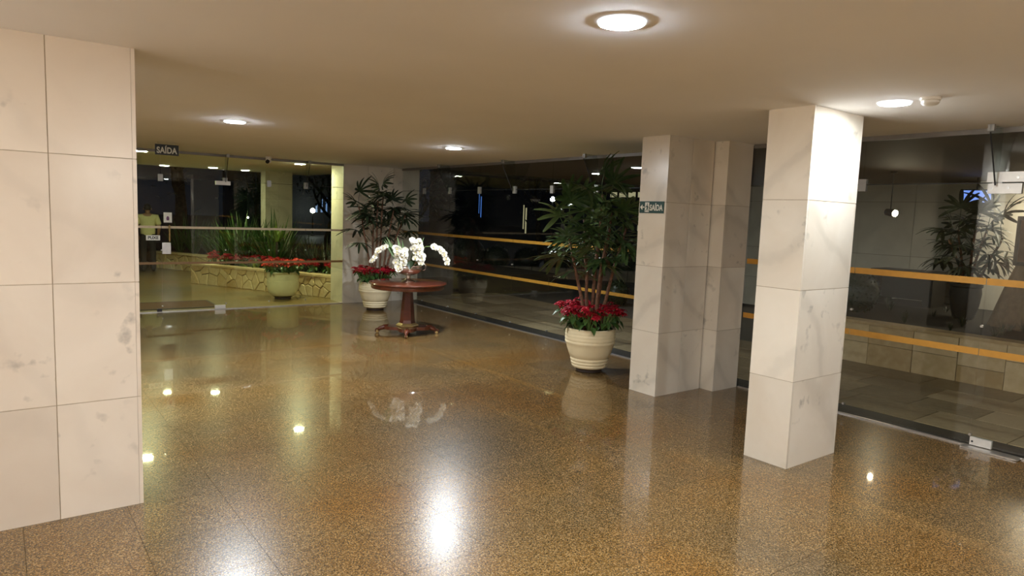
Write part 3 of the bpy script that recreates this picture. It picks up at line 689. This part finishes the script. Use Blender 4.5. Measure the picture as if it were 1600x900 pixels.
# ================================================================== OUTSIDE LEFT: RUBBLE STONE PLANTER
def clip(poly, p, n):
    out = []
    for i in range(len(poly)):
        a, b = poly[i], poly[(i+1) % len(poly)]
        da = (a[0]-p[0])*n[0]+(a[1]-p[1])*n[1]; db = (b[0]-p[0])*n[0]+(b[1]-p[1])*n[1]
        if da <= 0: out.append(a)
        if (da < 0 < db) or (db < 0 < da):
            t = da/(da-db); out.append((a[0]+(b[0]-a[0])*t, a[1]+(b[1]-a[1])*t))
    return out
def stone_face(o, L, H, n, rnd_, z0=0):
    pts = []
    while len(pts) < n:
        q = (rnd_.uniform(0, L), rnd_.uniform(0, H))
        if all(math.hypot(q[0]-r[0], (q[1]-r[1])*1.3) > .6*math.sqrt(L*H/n) for r in pts) or rnd_.random() < .02: pts.append(q)
    for i, p in enumerate(pts):
        poly = [(0, 0), (L, 0), (L, H), (0, H)]
        for j, q in enumerate(pts):
            if i == j: continue
            d = (q[0]-p[0], q[1]-p[1]); l = math.hypot(*d); n_ = (d[0]/l, d[1]/l)
            poly = clip(poly, ((p[0]+q[0])/2-n_[0]*.008, (p[1]+q[1])/2-n_[1]*.008), n_)
            if not poly: break
        if len(poly) < 3: continue
        c = (sum(q[0] for q in poly)/len(poly), sum(q[1] for q in poly)/len(poly))
        th = rnd_.uniform(.02, .04); loc = [(q[0]-c[0], q[1]-c[1]) for q in poly]; k = len(loc)
        v = [(q[0], 0, q[1]) for q in loc]+[(q[0], th*.7, q[1]) for q in loc]+[(q[0]*.86, th, q[1]*.86) for q in loc]
        f = [tuple(range(2*k, 3*k))]+[(a*k+i_, a*k+(i_+1) % k, (a+1)*k+(i_+1) % k, (a+1)*k+i_) for a in (0, 1) for i_ in range(k)]
        link('stone', MB().add(v, f).mesh('stone', 'flag'), o, (c[0], 0, z0+c[1]))
rs = random.Random(8)
A, B, C, D = Vector((5.32, 12.64)), Vector((3.42, 16.32)), Vector((5.08, 17.18)), Vector((3.3, 20.62))
for (p, q, lb, n) in ((A, B, 'golden crazy paved stone planter wall behind the cream porch pot', 52), (B, C, 'short return of the golden stone planter wall', 14), (C, D, 'further golden stone planter wall beside the standing man', 40)):
    d = q-p; L = d.length
    o = thing('planter_wall', lb, 'planter wall', (p.x, p.y, 0), math.atan2(d.y, d.x))
    MB().box(0, L, -.22, 0, 0, .405).build('mortar_core', 'mortar', o)
    stone_face(o, L, .40, n, rs)
    x = 0
    while x < L-.05:
        l = min(rs.uniform(.4, .7), L-x); box_part('coping_stone', 'flag', o, x+.004, x+l-.004, -.24, .05, .405, .445); x += l
bed = MB(); top = [A+Vector((.25, .1)), B+Vector((.25, .1)), C+Vector((.25, .1)), D+Vector((.25, .1)), Vector((3.5, 26)), Vector((11, 26)), Vector((11, 12.75))]
bed.prism([(q.x, q.y) for q in top][::-1], 2, -.05, .37)
tag(bed.build('garden_bed', 'soil'), 'dark soil of the porch garden bed', 'soil', kind='structure')
# garden plants
def clump_mesh(mat, n, h, W, spread, rnd_, droop=.35):
    mb = MB()
    for k in range(n):
        a = rnd_.uniform(0, 6.28); e = rnd_.uniform(.15, spread); L = h*rnd_.uniform(.7, 1.1)
        leaf_strip(mb, (.04*math.cos(a), .04*math.sin(a), 0), (e*math.cos(a), e*math.sin(a), 1), L, W, rnd_.uniform(.05, droop), nrm=Vector((math.cos(a), math.sin(a), .3)), seg=6, prof=(.6, .9, 1, .95, .8, .5, .05), fold=.35)
    return mb.mesh('blades', mat)
STRAP = [clump_mesh('strap', 30, 1.2, .04, .75, rs) for _ in range(3)]
DARKC = [clump_mesh('shrub', 26, 1.0, .03, .8, rs) for _ in range(3)]
near_pillar = lambda p: 4.7 < p.x < 6.1 and 16.1 < p.y < 17.25
def plant(name, label, cat, me, loc, s, group, trunk=None):
    o = thing(name, label, cat, loc, rs.uniform(0, 6.28), group)
    z = 0
    if trunk: MB().tube([(0, 0, 0), (.02, .01, trunk*.5), (0, 0, trunk+.03)], [.035, .03, .028], 8).build('trunk', 'bark', o, True); z = trunk
    link('blades', me, o, (0, 0, z), None, s); return o
dAB = (B-A).normalized(); nin = Vector((.889, .459))
for k in range(30):      # bright strap leaved clumps behind the planter wall, left of the porch pillar
    t = k/29; row = k % 3
    p = A.lerp(B, .60+.40*((k//3)/9))+nin*(.85+.5*row+rs.uniform(-.12, .12))+dAB*rs.uniform(-.1, .1)
    if k % 3 == 2: p += dAB*.6
    if k % 2 or near_pillar(p): continue
    plant('strap_leaf_plant', 'bright green strap leaved clump in the porch bed', 'plant', rs.choice(STRAP), (p.x, p.y, .37), rs.uniform(.85, 1.2), 'strap leaved clumps in the porch bed')
for k in range(14):      # more of them in front of the further wall
    p = C.lerp(D, k/13)+nin*(.6+.5*(k % 2)+rs.uniform(-.1, .1))
    if k % 2 or near_pillar(p): continue
    plant('strap_leaf_plant', 'bright green strap leaved clump in the porch bed', 'plant', rs.choice(STRAP), (p.x, p.y, .37), rs.uniform(.85, 1.15), 'strap leaved clumps in the porch bed')
for k in range(20):
    p = A.lerp(B, .02+.55*((k//3)/7))+nin*(.95+.55*(k % 3)+rs.uniform(-.15, .15))
    plant('dark_grass_plant', 'dark grassy clump in the bed near the marble jamb', 'plant', rs.choice(DARKC), (p.x, p.y, .37), rs.uniform(.6, .95), 'dark grassy clumps in the porch bed')
plant('dracaena', 'lime green spiky plant in front of the porch pillar', 'plant', clump_mesh('lime', 34, .42, .04, 1.3, rs, .5), (4.93, 15.2, .37), 1.25, None, .62)
plant('bromeliad', 'pale green rosette plant low behind the red flowers', 'plant', clump_mesh('lime', 18, .42, .045, 1.8, rs, .7), (4.42, 15.05, .37), .9, None)
for k in range(20):
    t = (k+.5)/20; p = A.lerp(B, t)+nin*(.30+(.22 if k % 2 else 0)+rs.uniform(-.04, .04))
    poinsettia((p.x, p.y, .37), 'red poinsettia bedded along the stone planter edge', rs, .27*rs.uniform(.85, 1.15), .13, 8, 8, 'bract', 'poinsettias along the planter edge')
# porch pot
P3 = (4.35, 13.06)
pot((*P3, 0), 'smooth cream pot on the porch before the stone planter', SMOOTH, 'cream_pot_smooth', .475)
ring_of_poinsettias(P3, .477, 'scarlet poinsettia filling the cream porch pot', 'poinsettias in the porch pot', 'bract_orange', n=7, R=.17, h=.25, lean=.09)
pc = thing('pillar', 'pale marble porch pillar standing in the garden bed', 'pillar', kind='structure')
panel_block(pc, 5.08, 5.72, 16.5, 16.85, ('y0', 'x0', 'x1'), 'marble_white')

# ---- trees in the dark
def branch(mb, p, d, L, r, depth, rnd_):
    pts = [Vector(p)]; d = Vector(d).normalized()
    for i in range(4):
        d = (d+Vector((rnd_.uniform(-.25, .25), rnd_.uniform(-.25, .25), rnd_.uniform(-.05, .2)))).normalized(); pts.append(pts[-1]+d*L/4)
    mb.tube(pts, [r*(1-.13*i) for i in range(5)], 8); tips = [pts[-1]]
    if depth:
        for k in range(3):
            dd = (d+Vector((rnd_.uniform(-.9, .9), rnd_.uniform(-.9, .9), rnd_.uniform(-.1, .6)))).normalized()
            tips += branch(mb, pts[rnd_.choice((2, 3, 4))], dd, L*.72, r*.5, depth-1, rnd_)
    return tips
def tree(loc, label, H, r, seed, mat='shrub'):
    rnd_ = random.Random(seed); o = thing('tree', label, 'tree', loc)
    mb = MB(); tips = branch(mb, (0, 0, -.05), (0, 0, 1), H, r, 2, rnd_); mb.build('trunk', 'bark', o, True)
    lf = MB()
    for t in tips:
        for k in range(26):
            c = t+Vector((rnd_.gauss(0, .45), rnd_.gauss(0, .45), rnd_.gauss(0, .35))); a = rnd_.uniform(0, 6.28)
            leaf_strip(lf, c, (math.cos(a), math.sin(a), rnd_.uniform(-.5, .5)), .22, .09, .4, seg=2, prof=(.3, 1, .1))
    tag(lf.build('crown', mat, o), kind='stuff')
tree((4.3, 22.4, .37), 'dark branching tree behind the standing man', 2.2, .24, 5)
tree((7.4, 25.2, .37), 'dark slender tree left of the porch pillar', 2.0, .14, 6)
tree((8.6, 21.5, .37), 'dark slender tree right of the porch pillar', 2.0, .12, 9)
tree((12.5, 30, -.06), 'dark tree far behind before the blue lit building', 2.6, .16, 12)
tree((13.4, 25.5, -.06), 'dark tree beyond the kerb behind the glass wall', 2.0, .16, 15)
tree((18.5, 22.5, -.06), 'dark tree beyond the drive behind the potted palm', 2.2, .18, 17)

# ---- distant buildings and lights
def building(label, x0, x1, y0, y1, h, wins):
    o = thing('distant_building', label, 'building', (0, 0, -.06))
    MB().box(x0, x1, y0, y1, 0, h).build('facade', 'facade', o)
    for (ax, a0, a1, z0, z1, mt) in wins:
        if ax == 'y': fr = MB().box(a0-.06, a1+.06, y0-.05, y0, z0-.06, z1+.06).build('window_frame', 'facade', o); MB().box(a0, a1, y0-.07, y0-.05, z0, z1).build('pane', mt, fr)
        else: fr = MB().box(x0-.05, x0, a0-.06, a1+.06, z0-.06, z1+.06).build('window_frame', 'facade', o); MB().box(x0-.07, x0-.05, a0, a1, z0, z1).build('pane', mt, fr)
wn = [('y', 17.55+.36*k, 17.55+.36*k+rs.uniform(.1, .2), 1.35+rs.uniform(0, .3), 2.1+rs.uniform(0, .7), 'blue_lit') for k in range(7)]+[('y', 14.6, 14.75, 1.5, 2.2, 'blue_lit')]
building('dark building with narrow blue lit windows far behind the porch', 13, 24, 46, 52, 7, wn)
wn = [('x', 27.2+.75*k, 27.2+.75*k+.55, 3.15, 3.45, 'yellow_lit') for k in range(4)]+[('x', 27.3, 27.65, 1.2, 2.8, 'yellow_lit')]+[('x', 38.2, 38.33, .6, 2.4, 'yellow_lit'), ('x', 38.5, 38.6, .9, 2.6, 'yellow_lit'), ('x', 43.9, 44.0, 1.6, 3.2, 'blue_lit'), ('x', 44.2, 44.26, 1.9, 3.4, 'blue_lit')]  # yellow panes glow in place of a lit cornice and wall strip
building('dark building with glowing yellow panes for its lit cornice and wall across the drive', 30, 36, 25, 52, 6, wn)
def street_lamp(loc, h, r, label):
    o = thing('street_lamp', label, 'lamp', loc)
    MB().tube([(0, 0, 0), (0, 0, h-r*.8)], [.05, .035], 10).build('post', 'dark_stone', o)
    MB().sphere((0, 0, h), r, 16, 10).build('globe', 'street', o, True)
    MB().lathe([(.12, 0), (.12, .05), (.05, .12)], 12).build('base', 'dark_stone', o)
street_lamp((16.8, 44.5, -.06), 1.66, .16, 'white globe lamp far behind the porch')
street_lamp((24, 28.4, -.06), 2.78, .13, 'bright white globe lamp seen above the drive')
street_lamp((6.66, 23.5, .37), 1.0, .03, 'tiny white garden lamp among the porch plants')
for k in range(6):
    t = k/5; o = thing('path_light', 'tiny yellow path light across the dark drive', 'lamp', (19.9+1.7*t, 21.3-2.3*t, -.06), group='path lights across the drive')
    MB().tube([(0, 0, 0), (0, 0, .2)], .03, 8).build('post', 'dark_stone', o); MB().sphere((0, 0, .23), .045, 8, 6).build('glow', 'yellow_lit', o, True)
# kerb wall across the drive
kp = [(8.6, 17.6), (10.4, 16.9), (12.2, 16.05), (13.4, 15.1), (14.4, 14.2), (15.2, 13.1)]
o = thing('kerb_wall', 'low stone kerb curving across the drive outside', 'kerb', (0, 0, -.06))
for a, b in zip(kp, kp[1:]):
    for q in range(3):
        p0 = Vector(a).lerp(Vector(b), q/3+.006); p1 = Vector(a).lerp(Vector(b), (q+1)/3-.006); n_ = Vector((b[1]-a[1], a[0]-b[0])).normalized()*-.3
        MB().prism([tuple(p0), tuple(p1), tuple(p1+n_), tuple(p0+n_)], 2, 0, .32).build('kerb_stone', 'kerb', o)
def ball_shrub(loc, r, label, seed):
    rnd_ = random.Random(seed); o = thing('round_shrub', label, 'shrub', loc, group='clipped round shrubs')
    MB().sphere((0, 0, r*.9), r*.9, 14, 9).build('inner_mass', 'shrub', o, True); lf = MB()
    for k in range(420):
        d = Vector((rnd_.gauss(0, 1), rnd_.gauss(0, 1), rnd_.gauss(0, 1))).normalized(); t = d.cross(Vector((.3, .5, .8))).normalized()
        leaf_strip(lf, Vector((0, 0, r*.9))+d*r*.86, d*.7+t*rnd_.uniform(-1, 1), .06, .03, .1, seg=2, prof=(.4, 1, .1))
    tag(lf.build('leaves', 'shrub', o), kind='stuff')
ball_shrub((10.4, 10.1, -.06), .30, 'clipped round shrub on the drive behind the potted palm', 2)
rs2 = random.Random(31)
for k in range(9):       # low hedge above the kerb
    t = k/8; x = 9.5+6.0*t; y = 18.6-4.2*t**1.4+.4
    ball_shrub((x, y, -.06), rs2.uniform(.45, .7), 'dark rounded bush in the hedge beyond the kerb', 40+k)

# ================================================================== OUTSIDE RIGHT: RAISED BED AND STONE WALL
o = thing('planter_wall', 'sandstone tiled planter wall outside the right glass wall', 'planter wall', (9.0, 0, 0))
MB().box(0, .2, -3, 5.7, 0, .52).build('mortar_core', 'mortar', o)
y = -3.0
while y < 5.65:
    L = min(rp.uniform(.42, .62), 5.7-y); sp_ = rp.choice((None, .28, .2, .34))
    for z0, z1 in (((0, .52),) if sp_ is None else ((0, sp_), (sp_, .52))):
        box_part('stone_tile', 'slab_wall', o, -.025-rp.choice((0, .006)), 0, y+.004, y+L-.004, z0+.003, z1-.003)
    y += L
y = -3.0
while y < 5.65:
    L = min(1.1, 5.7-y); box_part('coping_stone', 'slab_wall', o, -.045, .22, y+.003, y+L-.003, .52, .557); y += L
tag(MB().box(9.2, 13.2, -3, 5.7, -.05, .5).build('raised_bed', 'black_soil'), 'black soil of the raised bed outside right', 'soil', kind='structure')
wf = thing('wall_far', 'pale stone panel wall behind the raised bed outside', 'wall', kind='structure')
MB().box(13.22, 13.5, -3, 9.2, 0, CEIL+.02).build('core', 'grout', wf)
for i in range(10):
    for (z0, z1) in ((0, .62), (.62, 1.28), (1.28, 2.26), (2.26, CEIL)):
        y0 = -3+i*1.22; box_part('stone_panel', 'pale_wall', wf, 13.2, 13.22, y0+.004, y0+1.216, z0+.004, z1-.004)
pw = thing('pillar', 'white stone pilaster brightly lit behind the outdoor palm', 'pillar', kind='structure')
for z0, z1 in ((.5, 1.28), (1.28, 2.26), (2.26, CEIL+.02)):
    box_part('stone_panel', 'white_stone', pw, 12.93, 12.96, 3.42, 4.46, z0+.004, z1-.004)
box_part('core', 'grout', pw, 12.96, 13.2, 3.43, 4.45, .5, CEIL+.02)
o = thing('stone_bench', 'low dark stone bench against the far pale wall', 'bench', (12.4, 5.2, .5))
MB().box(-.3, .3, -.5, .5, .52, .58).build('seat_slab', 'dark_stone', o)
for yy in (-.42, .42): MB().box(-.26, .26, yy-.07, yy+.07, 0, .52).build('support', 'dark_stone', o)
MB().box(-.2, -.1, -.36, .36, .1, .52).build('front_panel', 'dark_stone', o)
ball_shrub((10.35, 5.05, .5), .34, 'clipped round shrub in the raised bed beside the pillar', 5)
for k in range(26):
    o_ = plant('ground_cover', 'black green ground cover tuft in the raised bed', 'plant', rs.choice(DARKC), (9.5+rs.uniform(0, 2.4), rs.uniform(1.6, 5.3), .5), rs.uniform(.14, .24), 'ground cover tufts in the raised bed')
PR = (11.2, 3.9)
o = thing('plant_pot', 'dark round pot holding the palm in the raised bed', 'pot', (*PR, .5))
MB().lathe([(.11, 0), (.14, .03), (.18, .2), (.20, .38), (.19, .46), (.21, .48), (.205, .51), (.18, .5), (.17, .44)], 28).build('pot_body', 'dark_stone', o, 50)
MB().lathe([(.0005, .45), (.172, .44)], 24, close=False).build('soil', 'soil', o)
lady_palm((*PR, .94), 'lady palm coloured dark as a silhouette against the lit white wall outside', canes([(0, .02, .06, .0, .95), (.05, -.04, .25, -.05, .9), (-.04, -.03, -.14, -.1, .85), (.10, .05, .42, .05, .75), (-.06, .05, -.36, .05, .7)]), 'palm_dark', 14, 1.0, 8, .25)
# pendant spot, monitor
o = thing('pendant_spot', 'small pendant spotlight on a thin rod outside', 'lamp', (10.5, 4.74, CEIL+.02))
MB().lathe([(.05, 0), (.05, -.03), (.01, -.04)], 16).build('ceiling_plate', 'black_plastic', o)
MB().tube([(0, 0, -.03), (0, 0, -.56)], .007, 8).build('rod', 'black_plastic', o)
hd = MB().tube([(.02, .06, -.59), (-.03, -.08, -.61)], [.05, .06], 14).build('spot_head', 'black_plastic', o)
MB().tube([(-.03, -.08, -.61), (-.033, -.088, -.611)], .045, 14).build('spot_lens', 'spot_warm', hd)
o = thing('hanging_monitor', 'small hanging monitor with a blue screen outside', 'monitor', (12.1, 4.2, CEIL+.02), math.radians(-65))
MB().tube([(0, .05, 0), (0, .05, -.2)], .015, 8).build('rod', 'black_plastic', o)
MB().box(-.2, .2, 0, .06, -.47, -.18).build('casing', 'black_plastic', o)
MB().box(-.18, .18, -.004, 0, -.45, -.2).build('screen', 'screen_blue', o)
# draped stand at the right edge
o = thing('draped_stand', 'brown wooden box on a pleated cloth skirt at right edge', 'stand', (10.95, 2.80, .5))
MB().box(-.16, .16, -.42, .42, .87, 1.46).build('wooden_box', 'wood_brown', o)
for y0, y1, z0, z1 in ((-.44, .44, 1.44, 1.49), (-.44, .44, .84, .89), (.40, .44, .89, 1.44), (-.44, -.40, .89, 1.44)): MB().box(-.18, .18, y0, y1, z0, z1).build('box_frame', 'black_plastic', o)
sk = []; n = 96
def ring(z, ax, ay, amp): return [((ax+amp*math.cos(18*2*PI*k/n))*math.cos(2*PI*k/n), (ay+amp*math.cos(18*2*PI*k/n))*math.sin(2*PI*k/n), z) for k in range(n)]
v = ring(.86, .22, .44, .004)+ring(.6, .27, .52, .014)+ring(.3, .33, .6, .022)+ring(.0, .38, .68, .028)
MB().add(v, [(a*n+i, a*n+(i+1) % n, (a+1)*n+(i+1) % n, (a+1)*n+i) for a in range(3) for i in range(n)]+[tuple(range(n))]).build('pleated_skirt', 'cloth_brown', o, True)

# ================================================================== PERSON (seen from behind)
def skinned(name, verts, edges, radii, mat, parent=None, sub=2):
    me = bpy.data.meshes.new(name); me.from_pydata(verts, edges, []); ob = bpy.data.objects.new('tmp', me); COL.objects.link(ob)
    ob.modifiers.new('s', 'SKIN'); sd = ob.modifiers.new('d', 'SUBSURF'); sd.levels = sub; sd.render_levels = sub
    for i, r in enumerate(radii): me.skin_vertices[0].data[i].radius = (r, r) if not hasattr(r, '__len__') else r
    me.skin_vertices[0].data[0].use_root = True
    dg = bpy.context.evaluated_depsgraph_get(); m2 = bpy.data.meshes.new_from_object(ob.evaluated_get(dg)); bpy.data.objects.remove(ob)
    m2.materials.clear(); m2.materials.append(M[mat]); m2.shade_smooth(); m2.name = name
    return link(name, m2, parent)
per = thing('person', 'man in pale yellow shirt and dark trousers seen from behind', 'person', (3.04, 19.4, 0), math.radians(-8))
V = [(0, 0, .93), (0, 0, 1.08), (0, .01, 1.25), (0, .015, 1.40), (0, .02, 1.47), (0, .03, 1.53), (0, .03, 1.62)]
Ed = [(0, 1), (1, 2), (2, 3), (3, 4), (4, 5), (5, 6)]
Rd = [(.155, .11), (.145, .10), (.165, .11), (.16, .095), (.06, .06), (.062, .066), (.072, .085)]
arm = {}
for sgn in (-1, 1):
    b = len(V); V += [(sgn*.19, .01, 1.385), (sgn*.255, -.02, 1.12), (sgn*.235, .10, .93), (sgn*.215, .15, .87)]
    Ed += [(3, b), (b, b+1), (b+1, b+2), (b+2, b+3)]; Rd += [.062, .044, .032, .03]; arm[sgn] = b+3
    b = len(V); V += [(sgn*.095, 0, .86), (sgn*.105, .02, .48), (sgn*.11, -.02, .09), (sgn*.125, .10, .04)]
    Ed += [(0, b), (b, b+1), (b+1, b+2), (b+2, b+3)]; Rd += [.085, .058, .042, (.04, .03)]
    # hand with five fingers
    hv = Vector(V[arm[sgn]])
    for k, (fx, l) in enumerate(((-.026, .055), (-.009, .065), (.009, .062), (.025, .05))):
        b = len(V); V += [tuple(hv+Vector((fx, .025, -.035))), tuple(hv+Vector((fx, .035, -.035-l)))]; Ed += [(arm[sgn], b), (b, b+1)]; Rd += [.010, .008]
    b = len(V); V += [tuple(hv+Vector((-sgn*.032, .03, -.01))), tuple(hv+Vector((-sgn*.038, .05, -.05)))]; Ed += [(arm[sgn], b), (b, b+1)]; Rd += [.011, .009]
skinned('body', V, Ed, Rd, 'skin', per)
sv = [(0, 0, .84), (0, 0, 1.08), (0, .01, 1.26), (0, .015, 1.40), (0, .02, 1.455)]; se = [(0, 1), (1, 2), (2, 3), (3, 4)]; sr = [(.20, .145), (.18, .13), (.195, .135), (.185, .12), (.085, .08)]
for sgn in (-1, 1):
    b = len(sv); sv += [(sgn*.195, .01, 1.385), (sgn*.262, -.018, 1.16)]; se += [(3, b), (b, b+1)]; sr += [.082, .072]
skinned('shirt', sv, se, sr, 'shirt', per)
tv = [(0, 0, 1.08), (0, 0, .92)]; te = [(0, 1)]; tr_ = [(.150, .115), (.165, .125)]
for sgn in (-1, 1):
    b = len(tv); tv += [(sgn*.095, 0, .80), (sgn*.105, .02, .48), (sgn*.11, -.015, .03)]; te += [(1, b), (b, b+1), (b+1, b+2)]; tr_ += [.10, .078, .068]
skinned('trousers', tv, te, tr_, 'trousers', per)
for sgn in (-1, 1): MB().sphere((sgn*.118, .05, .045), .05, 14, 8, (.95, 2.5, .95)).build('shoe', 'shoe', per, True)
MB().sphere((0, .018, 1.625), .092, 18, 12, (.95, 1.08, .98)).build('hair', 'hair', per, True)
for sgn in (-1, 1): MB().sphere((sgn*.086, .045, 1.585), .026, 10, 8, (.45, .8, 1.2)).build('ear', 'skin', per, True)
fa = MB().sphere((0, .135, 1.575), .018, 8, 6, (.8, 1.3, 1.2)).build('nose', 'skin', per, True)
for sgn in (-1, 1): MB().sphere((sgn*.032, .118, 1.60), .011, 8, 6).build('eye', 'black_plastic', per, True)
MB().sphere((0, .122, 1.535), .02, 8, 6, (1.2, .5, .3)).build('mouth', 'bract', per, True)
